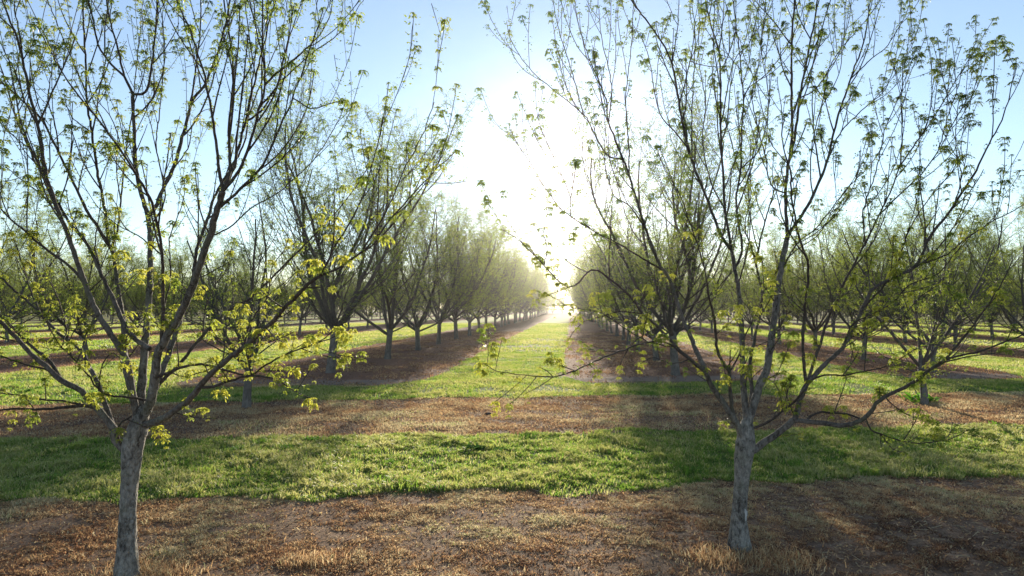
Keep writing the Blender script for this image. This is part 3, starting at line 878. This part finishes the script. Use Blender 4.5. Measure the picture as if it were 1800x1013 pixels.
RIGHT = [
    [(-.30, .060, .030, [(1305, 785), (1299, 753), (1278, 718), (1253, 682), (1240, 655)]),
     (-.15, .024, .004, [(1240, 657), (1213, 632), (1190, 612), (1158, 576), (1130, 553), (1111, 525), (1071, 490), (1040, 475), (1000, 505), (950, 460), (915, 425), (881, 402)]),
     (-.1, .008, .003, [(960, 468), (962, 440), (955, 410), (952, 400)]),
     (.1, .010, .003, [(1130, 553), (1090, 548), (1058, 556), (1028, 566), (1013, 578), (1001, 595)]),
     (-.2, .010, .003, [(1190, 612), (1147, 603), (1110, 585), (1058, 551), (1006, 541), (974, 524), (955, 515)]),
     (-.45, .014, .004, [(1220, 637), (1170, 602), (1132, 603), (1097, 615), (1053, 632), (1011, 652), (974, 662), (925, 660), (900, 657), (871, 652), (848, 638)]),
     (0, .006, .002, [(974, 662), (960, 652), (948, 645)]),
     (-.3, .009, .003, [(1213, 632), (1180, 640), (1150, 628), (1125, 640)]),
     (-.2, .009, .003, [(1158, 576), (1130, 590), (1110, 608), (1128, 618)])],
    [(.25, .034, .015, [(1238, 655), (1221, 608), (1197, 553), (1178, 493), (1158, 462), (1134, 399), (1111, 324), (1103, 298)]),
     (.2, .015, .004, [(1103, 298), (1070, 215), (1065, 175), (1035, 100), (1015, 35), (1010, 0)]),
     (.1, .011, .004, [(1095, 285), (1065, 270), (1035, 215), (1025, 200), (975, 160), (930, 120), (900, 75), (890, 38)]),
     (.1, .008, .003, [(1025, 200), (1005, 125), (980, 45), (973, 0)]),
     (-.1, .010, .004, [(1105, 305), (1105, 250), (1100, 175), (1110, 75), (1113, 10)]),
     (.3, .012, .004, [(1170, 478), (1130, 455), (1090, 430), (1050, 410), (990, 370), (955, 325), (925, 275), (891, 230)]),
     (.1, .009, .003, [(1010, 380), (1000, 340), (970, 270), (948, 222)]),
     (.1, .009, .003, [(1070, 215), (1075, 150), (1060, 80), (1052, 10)]),
     (-.1, .011, .003, [(1134, 399), (1105, 360), (1080, 345), (1065, 300), (1062, 240)])],
    [(.15, .050, .026, [(1309, 745), (1306, 667), (1304, 591), (1300, 521), (1292, 474), (1286, 440)]),
     (-.2, .022, .009, [(1286, 438), (1268, 414), (1245, 355), (1219, 290), (1202, 225), (1191, 166), (1181, 111), (1164, 76), (1150, 55), (1128, 25), (1110, 0)]),
     (.1, .010, .003, [(1210, 262), (1185, 231), (1160, 200), (1150, 155), (1140, 100), (1125, 60)]),
     (.25, .010, .004, [(1219, 285), (1216, 207), (1219, 138), (1222, 70), (1216, 0)]),
     (.2, .009, .003, [(1181, 111), (1190, 60), (1193, 0)]),
     (.05, .020, .009, [(1286, 438), (1275, 370), (1271, 311), (1267, 221), (1266, 138), (1264, 90), (1250, 45), (1240, 0)]),
     (-.1, .010, .005, [(1264, 92), (1269, 52), (1273, 0)]),
     (.35, .018, .007, [(1294, 474), (1304, 440), (1296, 380), (1295, 342), (1302, 297), (1304, 225), (1307, 176), (1299, 86), (1288, 0)]),
     (.1, .009, .004, [(1307, 176), (1316, 155), (1350, 128), (1378, 90), (1395, 60), (1410, 20), (1415, 0)]),
     (-.1, .010, .004, [(1302, 299), (1330, 270), (1343, 235), (1352, 180), (1345, 120), (1350, 60), (1345, 0)]),
     (-.2, .009, .003, [(1267, 221), (1290, 110), (1315, 80), (1330, 30), (1335, 0)]),
     (.3, .010, .004, [(1275, 370), (1250, 320), (1235, 250), (1240, 180), (1230, 120), (1228, 60), (1232, 5)])],
    [(-.40, .030, .012, [(1296, 733), (1283, 690), (1282, 654), (1272, 640), (1260, 614), (1257, 570), (1246, 520)]),
     (-.2, .012, .004, [(1246, 520), (1238, 470), (1222, 420), (1205, 370), (1190, 330)]),
     (0, .012, .006, [(1282, 652), (1283, 630), (1284, 611)]),
     (0, .012, .004, [(1284, 652), (1297, 629), (1310, 590), (1330, 550), (1345, 500)])],
    [(.10, .062, .036, [(1314, 755), (1334, 682), (1349, 645), (1355, 601), (1364, 545), (1372, 478), (1384, 414)]),
     (-.1, .024, .011, [(1384, 414), (1382, 379), (1381, 330), (1386, 290), (1392, 242), (1392, 173), (1392, 69), (1397, 0)]),
     (.15, .020, .010, [(1388, 280), (1397, 240), (1406, 173), (1416, 114), (1430, 45), (1437, 0)]),
     (.3, .024, .008, [(1384, 412), (1401, 391), (1429, 345), (1455, 280), (1470, 215), (1495, 140), (1520, 65), (1530, 0)]),
     (.2, .009, .003, [(1495, 140), (1530, 105), (1560, 80), (1590, 30), (1600, 5)]),
     (-.2, .010, .004, [(1392, 80), (1388, 76), (1357, 35), (1326, 0)]),
     (-.2, .010, .003, [(1382, 340), (1355, 325), (1345, 270), (1330, 215), (1322, 165), (1335, 110), (1340, 70)]),
     (.2, .010, .003, [(1455, 280), (1480, 230), (1520, 190), (1560, 150), (1580, 75)]),
     (-.1, .009, .003, [(1430, 345), (1425, 280), (1440, 200), (1475, 130), (1480, 60)]),
     (.3, .009, .003, [(1406, 173), (1440, 150), (1475, 90), (1510, 50), (1545, 5)]),
     (.4, .011, .003, [(1372, 478), (1400, 430), (1440, 395), (1490, 330), (1530, 290), (1560, 240)])],
    [(-.25, .052, .034, [(1314, 800), (1326, 790), (1344, 778), (1385, 748), (1400, 728), (1405, 703), (1418, 677)]),
     (-.3, .022, .006, [(1417, 680), (1413, 640), (1411, 596), (1416, 530), (1421, 470), (1409, 430), (1393, 359), (1389, 300), (1375, 250), (1378, 200)]),
     (.15, .022, .008, [(1418, 675), (1436, 620), (1453, 568), (1480, 505), (1520, 430), (1547, 375), (1571, 324), (1582, 290)]),
     (-.1, .010, .003, [(1582, 290), (1586, 240), (1585, 180), (1588, 95)]),
     (.1, .010, .003, [(1582, 288), (1600, 265), (1635, 215), (1675, 150), (1705, 100), (1720, 60)]),
     (.1, .010, .003, [(1547, 375), (1590, 335), (1620, 305), (1650, 265), (1685, 200), (1715, 160), (1735, 100)]),
     (-.1, .009, .003, [(1520, 430), (1518, 370), (1540, 300), (1555, 230), (1580, 170), (1612, 80)]),
     (-.1, .008, .003, [(1650, 265), (1665, 210), (1685, 150), (1690, 120)])],
    [(-.15, .030, .012, [(1420, 672), (1450, 640), (1480, 612), (1516, 545), (1540, 505), (1607, 470), (1634, 418), (1678, 359), (1717, 300)]),
     (0, .011, .003, [(1717, 300), (1730, 270), (1765, 200), (1788, 110)]),
     (-.1, .012, .004, [(1607, 470), (1666, 446), (1710, 410), (1750, 387), (1800, 360), (1840, 330)]),
     (.2, .011, .003, [(1516, 545), (1570, 480), (1600, 400), (1640, 340), (1680, 290), (1695, 220)]),
     (.1, .008, .003, [(1678, 359), (1690, 310), (1680, 250), (1685, 180)]),
     (-.3, .011, .003, [(1480, 612), (1500, 570), (1560, 540), (1600, 500), (1650, 480), (1700, 420), (1730, 400)])],
    [(-.45, .014, .004, [(1425, 668), (1449, 659), (1480, 660), (1508, 655), (1547, 647), (1587, 628), (1612, 612)]),
     (-.1, .010, .003, [(1500, 600), (1540, 570), (1580, 560), (1620, 520), (1650, 500)], 1)],
    [(-.50, .036, .016, [(1392, 742), (1405, 740), (1441, 743), (1486, 748), (1522, 733), (1547, 703), (1600, 675), (1631, 653), (1661, 631)]),
     (-.1, .014, .004, [(1661, 631), (1685, 604), (1713, 570), (1735, 537), (1748, 518), (1775, 470), (1780, 440)]),
     (-.2, .013, .007, [(1661, 631), (1700, 622), (1725, 617), (1768, 600), (1800, 587), (1860, 560)]),
     (-.1, .009, .004, [(1650, 640), (1701, 627), (1743, 622), (1800, 610)]),
     (.1, .014, .012, [(1412, 740), (1425, 732), (1446, 725), (1486, 728), (1504, 733), (1515, 738)]),
     (-.2, .011, .004, [(1520, 736), (1530, 755), (1547, 763), (1598, 778), (1640, 777), (1672, 772), (1702, 755)]),
     (0, .007, .003, [(1547, 763), (1570, 790), (1590, 795)]),
     (.1, .008, .003, [(1560, 697), (1580, 720), (1610, 735), (1640, 740)]),
     (0, .008, .003, [(1631, 653), (1600, 640), (1585, 618)])],
    [(-.5, .020, .012, [(1322, 760), (1350, 742), (1375, 723), (1398, 705), (1414, 684)]),
     (-.1, .008, .003, [(1375, 723), (1372, 695), (1360, 672), (1345, 665)])],
    [(.60, .034, .010, [(1312, 735), (1322, 690), (1318, 640), (1330, 580), (1340, 520), (1330, 460), (1345, 390), (1362, 330)]),
     (.2, .011, .004, [(1330, 460), (1310, 400), (1320, 340), (1318, 280), (1325, 230)]),
     (.2, .012, .004, [(1340, 520), (1370, 470), (1400, 440), (1440, 410), (1470, 360), (1490, 330)])],
]
near_tree("young pecan tree with pale scar on its trunk, right of the grass lane", (1300, 965),
          [(1300, 965), (1299, 940), (1299, 915), (1301, 880), (1304, 840), (1307, 805), (1310, 778), (1312, 750), (1313, 735)],
          [.180, .124, .097, .085, .090, .112, .118, .090, .045], RIGHT, 42, on_ground(1300, 965)[1], scar=(1309, 903))


# ------------------------------------------------------------------ orchard trees (generated kinds, copied)
def gen_tree(seed, H=11.5, trunk_h=2.3, r0=0.21, limbs=6, spread=1.0, dens=1.0, leaf=1.0, far=False):
    rs = np.random.default_rng(seed)
    mt = MB(); mbr = MB(); ml = MB()
    top = np.array([rs.normal(0, .08), rs.normal(0, .08), trunk_h])
    P, R = spline([np.array([0, 0, -0.2]), np.array([0, 0, 0.25]), top * 0.55, top, top + [0, 0, .25]], [r0 * 1.5, r0 * 1.12, r0 * .95, r0 * 1.02, r0 * .6], 0.22)
    tube(mt, P, R, 12, 0.4, 0.06, rs)
    pts = []; shades = []; sizes = []

    def grow(p, d, L, r, lev):
        k = max(3, int(L / (0.5 if lev < 2 else 0.3)))
        Q = [p]; d = unit(d)
        bend = [0.10, 0.12, 0.12, 0.08][min(lev, 3)]
        for s in range(k):
            d = unit(d + np.array([0, 0, bend]) + rs.normal(0, [0.07, 0.08, 0.10, .1][min(lev, 3)], 3))
            p = p + d * L / k; Q.append(p)
        Q = np.array(Q); rt = r * 0.28 if lev < 3 else r * 0.6
        tube(mbr, Q, np.linspace(r, max(rt, 0.004), len(Q)), [8, 5, 4, 3][min(lev, 3)], rs.random(), cap=False)
        if lev >= 2:
            m = int((2 if lev == 2 else 2) * dens + rs.random())
            for s in range(m + 1):
                f = 1.0 if s == m else rs.uniform(0.3, 1)
                q = Q[min(k, int(f * k))]
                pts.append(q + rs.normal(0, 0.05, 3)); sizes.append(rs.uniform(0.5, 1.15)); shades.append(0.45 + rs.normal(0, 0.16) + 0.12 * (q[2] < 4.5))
        if lev == 3 or (far and lev == 2): return
        nb = int([11, 6.5, 3.2][lev] * dens * (0.8 + 0.4 * rs.random()) + rs.random())
        for s in range(nb):
            f = rs.uniform([0.16, 0.15, 0.2][lev], 0.96); q = Q[min(k, int(f * k))]
            t = unit(Q[min(k, int(f * k) + 1)] - Q[max(0, int(f * k) - 1)])
            perp = unit(np.cross(t, rs.normal(0, 1, 3)))
            dd = t * rs.uniform(0.6, 1.0) + perp * rs.uniform(0.55, 0.95) + np.array([0, 0, 0.10 if q[2] < 5 else 0.3])
            grow(q, dd, L * [0.44, 0.46, 0.48][lev] * (1.02 - 0.22 * f) * rs.uniform(0.7, 1.3), max(0.006, r * (1 - 0.7 * f) * 0.45), lev + 1)
    Lm = (H - trunk_h) * 1.06
    for s in range(limbs):
        az = (s + rs.uniform(-.3, .3)) * 6.283 / limbs
        tilt = math.radians(rs.uniform(26, 54)) * spread if s else math.radians(10)
        d = np.array([math.sin(tilt) * math.cos(az), math.sin(tilt) * math.sin(az), math.cos(tilt)])
        grow(top - [0, 0, rs.uniform(0, .5)], d, Lm * rs.uniform(0.85, 1.02), r0 * rs.uniform(.48, .66), 0)
    for s in range(3):     # lower spreading limbs
        az = rs.random() * 6.283; d = np.array([math.cos(az), math.sin(az), 0.35])
        grow(top - [0, 0, rs.uniform(0, .4)], d, Lm * rs.uniform(0.4, 0.5), r0 * .3, 1)
    pts = np.array(pts); shades = np.clip(np.array(shades), 0, 1); sizes = np.array(sizes) * leaf
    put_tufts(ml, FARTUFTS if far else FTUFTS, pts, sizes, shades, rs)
    return mt, mbr, ml


KINDS = []
for q, (Hh, th, rr, li, sp) in enumerate([(12.4, 2.3, .165, 7, 1.15), (11.6, 2.0, .155, 6, 1.25), (12.8, 2.5, .175, 8, 1.05), (10.9, 2.2, .15, 6, 1.2), (12.1, 1.9, .165, 5, 1.15)]):
    a_, b_, c_ = gen_tree(100 + q, Hh, th, rr, li, sp)
    KINDS.append((a_.mesh("trunk", M_barkrow, True), b_.mesh("branches", M_twigrow, True), c_.mesh("crown", M_leaf_row)))
YOUNG = []
for q, (Hh, th, rr, li, sp) in enumerate([(6.2, 1.5, .115, 5, 1.0), (5.4, 1.2, .10, 4, 1.1)]):
    a_, b_, c_ = gen_tree(200 + q, Hh, th, rr, li, sp, dens=0.72, leaf=0.62)
    YOUNG.append((a_.mesh("trunk", M_barkrow, True), b_.mesh("branches", M_twigrow, True), c_.mesh("crown", M_leaf)))
print("kind faces", [[len(m.polygons) for m in k] for k in KINDS], [[len(m.polygons) for m in k] for k in YOUNG])

pr = random.Random(3)


def place(kind, x, y, s, rz, label, group, name="orchard_tree", wide=1.0):
    r = empty(name, (x, y, float(gz(x, y))), label, "tree", group)
    r.rotation_euler = (pr.gauss(0, 0.03), pr.gauss(0, 0.03), rz); r.scale = (s * wide, s * wide * pr.uniform(.95, 1.05), s * pr.uniform(0.93, 1.06))
    for me in kind:
        o = bpy.data.objects.new(me.name.split('.')[0], me)
        SC.collection.objects.link(o); o.parent = r
    return r


G2 = "small trees of the second front row"
b = on_ground(433, 718); place(YOUNG[0], b[0], b[1], 1.0, 0.4, "slim small tree standing in the second dead-grass strip, left of the lane", G2)
b = on_ground(1625, 711); place(YOUNG[1], b[0], b[1], 1.0, 1.9, "thin small tree at the edge of the second dead-grass strip, far right", G2)

ORD = ["first", "second", "third", "fourth", "fifth", "sixth", "seventh", "eighth", "ninth", "tenth", "eleventh", "twelfth", "thirteenth",
       "fourteenth", "fifteenth", "sixteenth", "seventeenth", "eighteenth", "nineteenth", "twentieth"]


def ordn(k):
    if k < 20: return ORD[k]
    tens = ["twenty", "thirty", "forty"][(k + 1) // 10 - 2]; u = (k + 1) % 10
    return tens + "-" + ORD[u - 1] if u else {"twenty": "twentieth", "thirty": "thirtieth", "forty": "fortieth"}[tens]


rows = [(ROW_L0 - ROW_LS * k, 'left', k) for k in range(14)] + [(ROW_R0 + ROW_RS * k, 'right', k) for k in range(16)]
spots = []
for (rx, side, k) in rows:
    start = 30.9 if side == 'left' else 30.5
    if k: start += pr.uniform(-2.0, 2.5)
    yy = start; cnt = 0
    while yy < 330:
        x = rx + pr.uniform(-.25, .25); y = yy + pr.uniform(-.35, .35)
        px, _ = proj(x, y, 3)
        if -130 * 31 / max(y, 31) - 60 < px < 1930 + 60 and not (cnt > 3 and pr.random() < 0.035):
            spots.append((math.hypot(x, y), x, y, side, k, cnt)); cnt += 1
        yy += 8.3
spots.sort()
near_spots = spots[:286]; rest = spots[286:]
print("orchard spots", len(spots), "rest", len(rest), "farthest individual", near_spots[-1][0])
for q, (d_, x, y, side, k, cnt) in enumerate(near_spots):
    nth = ordn(cnt)
    if k == 0:
        lab = f"leafing orchard tree, {nth} from the front in the row along the lane's {side} edge"
        if cnt == 0 and side == 'left': lab = "tall orchard tree with pale bare trunk, front of the row left of the lane"
        if cnt == 0 and side == 'right': lab = "orchard tree heading the row right of the lane, behind the scarred tree"
    else:
        lab = f"leafing orchard tree, {nth} visible from the front of {side}-hand row {['two','three','four','five','six','seven','eight','nine','ten','eleven','twelve','thirteen','fourteen','fifteen','sixteen'][k-1]} off lane"
    kind = KINDS[pr.randrange(5)]
    s = pr.uniform(0.90, 1.06) * (((0.83 if cnt < 2 else 0.91) if side == 'left' else 0.78) if k == 0 else (0.76 if k == 1 and side == 'left' else 0.68))
    place(kind, x, y, s, pr.random() * 6.283, lab, f"orchard trees of the {ORD[k]} row {side} of the lane", wide=1.22)

# beyond about three hundred: the far rows as one mass
mt, mbr, ml = gen_tree(400, 11.0, 2.2, .22, 5, 1.0, dens=0.62, leaf=1.1, far=True)
print('far kind', [sum(len(f) for f in m.f3) + sum(len(f) for f in m.f4) for m in (mt, mbr, ml)])


def merged(mbs, scale, ang, x, y):
    out = []
    c, s = math.cos(ang), math.sin(ang)
    for m in mbs:
        V = np.concatenate(m.v) * scale
        W = np.stack([V[:, 0] * c - V[:, 1] * s + x, V[:, 0] * s + V[:, 1] * c + y, V[:, 2]], 1)
        out.append((W, np.concatenate(m.f3) if m.f3 else None, np.concatenate(m.f4) if m.f4 else None, np.concatenate(m.a)))
    return out


wood = MB(); leafm = MB()
for r_ in range(110):      # the tree line that closes the orchard's far edge
    rest.append((0, -400 + r_ * 6.5 + pr.uniform(-2, 2), 345 + pr.uniform(-5, 12), 'edge', 0, 0))
low = gen_tree(401, 9.0, 0.6, .2, 7, 1.25, dens=0.75, leaf=1.5, far=True)
for (d_, x, y, *_r) in rest:
    for (W, f3, f4, a), dst in zip(merged(low if _r[0] == 'edge' else [mt, mbr, ml], pr.uniform(.85, 1.0), pr.random() * 6.283, x, y), (wood, wood, leafm)):
        nb = dst.n
        dst.v.append(W.astype(np.float32)); dst.a.append(a); dst.n += len(W)
        if f3 is not None: dst.f3.append(f3 + nb)
        if f4 is not None: dst.f4.append(f4 + nb)
o = wood.build("far_trees", M_barkrow)
tag(o, "mass of far orchard trees in the hazy distance beyond the numbered rows", "far trees", kind="stuff")
o["label"] = "mass of far orchard trees closing the hazy end of the lane"
o2 = leafm.build("crown", M_leaf_row, o)
tag(o2, kind="stuff")

# ------------------------------------------------------------------ small plants and clods
def rosette(name, px, py, n, L, mat, label, seed):
    rs = np.random.default_rng(seed); b = on_ground(px, py); m = MB(); n = int(n)
    for q in range(n):
        az = rs.random() * 6.283; up = rs.uniform(0.3, 1.6); d = unit(np.array([math.cos(az), math.sin(az), up]))
        p = rs.normal(0, L * .5, 3) * [.9, .5, 0]; w = L * rs.uniform(.10, .2); l = L * rs.uniform(.5, 1.1)
        sd = unit(np.cross(d, [0, 0, 1.0])) * w
        mid = p + d * l * .5; tip = p + d * l + np.array([0, 0, -l * .25])
        m.add(np.array([p, mid + sd, tip, mid - sd]), np.array([[0, 1, 2, 3]]), rs.random())
    o = m.build(name, mat); o.location = (b[0], b[1], float(gz(b[0], b[1])))
    tag(o, label, "weed", "weeds standing up out of the grass")


rosette("weed_clump", 833, 792, 90, 0.22, M_weed, "dark green weed clump in the sunlit grass strip near its middle", 1)
rosette("weed_clump", 880, 795, 60, 0.17, M_weed, "small dark weed clump just right of the larger clump in the grass strip", 4)
rosette("weed_clump", 1393, 838, 80, 0.13, M_weed_bright, "bright green weed tuft right of the scarred trunk, grass strip edge", 2)
rosette("weed_clump", 552, 778, 80, 0.17, M_weed_bright, "mid green leafy weed at the back edge of the grass strip, left of centre", 3)
rosette("weed_clump", 1620, 706, 60, 0.5, M_weed_bright, "tall wispy weed at the foot of the thin small tree", 7)
rosette("weed_clump", 228, 800 + 90, 50, 0.10, M_weed_bright, "low weed in the grass edge just behind the left trunk", 9)


def clod(px, py, s, label, seed):
    rs = np.random.default_rng(seed); b = on_ground(px, py); m = MB()
    nu, nv = 14, 7; V = []
    for v in range(nv):
        for u in range(nu):
            th = u * 6.283 / nu; ph = v / (nv - 1) * 1.5
            r = s * (1 + rs.normal(0, .10))
            V.append([math.cos(th) * math.cos(ph) * r * 1.3, math.sin(th) * math.cos(ph) * r, math.sin(ph) * r * .8 - 0.02])
    F = [[v * nu + u, v * nu + (u + 1) % nu, (v + 1) * nu + (u + 1) % nu, (v + 1) * nu + u] for v in range(nv - 1) for u in range(nu)]
    m.add(np.array(V), np.array(F))
    o = m.build("soil_clod", M_clod); o.location = (b[0], b[1], float(gz(b[0], b[1])))
    tag(o, label, "clod")


tt = NT("dark_soil"); pc = tt.n("ShaderNodeTexCoord").outputs["Object"]; nn = tt.noise(pc, 14, 5, .7)
pp = tt.n("ShaderNodeBsdfPrincipled"); tt.l(tt.ramp(nn, [(.3, (.02, .014, .010)), (.7, (.09, .06, .045))]), pp.inputs["Base Color"]); pp.inputs["Roughness"].default_value = 1
bb = tt.n("ShaderNodeBump"); bb.inputs["Distance"].default_value = .03; tt.l(nn, bb.inputs["Height"]); tt.l(bb.outputs[0], pp.inputs["Normal"]); tt.l(pp.outputs[0], tt.out.inputs[0])
M_clod = tt.m
clod(858, 729, 0.10, "dark soil clod lying on the second dead-grass strip", 5)

# ------------------------------------------------------------------ haze
hb = MB()
x0, x1, y0, y1, z0, z1 = -1300, 1300, -350, 1900, -1.5, 15.0
V = np.array([[x0, y0, z0], [x1, y0, z0], [x1, y1, z0], [x0, y1, z0], [x0, y0, z1], [x1, y0, z1], [x1, y1, z1], [x0, y1, z1]])
hb.add(V, np.array([[0, 3, 2, 1], [4, 5, 6, 7], [0, 1, 5, 4], [1, 2, 6, 5], [2, 3, 7, 6], [3, 0, 4, 7]]))
t = NT("haze")
pv = t.n("ShaderNodeVolumePrincipled")
pv.inputs["Color"].default_value = (1.0, 0.98, 0.94, 1)
pv.inputs["Density"].default_value = HAZE_DENSITY
pv.inputs["Anisotropy"].default_value = HAZE_G
t.l(pv.outputs[0], t.out.inputs["Volume"])
o = hb.build("haze", t.m)
tag(o, kind="stuff")
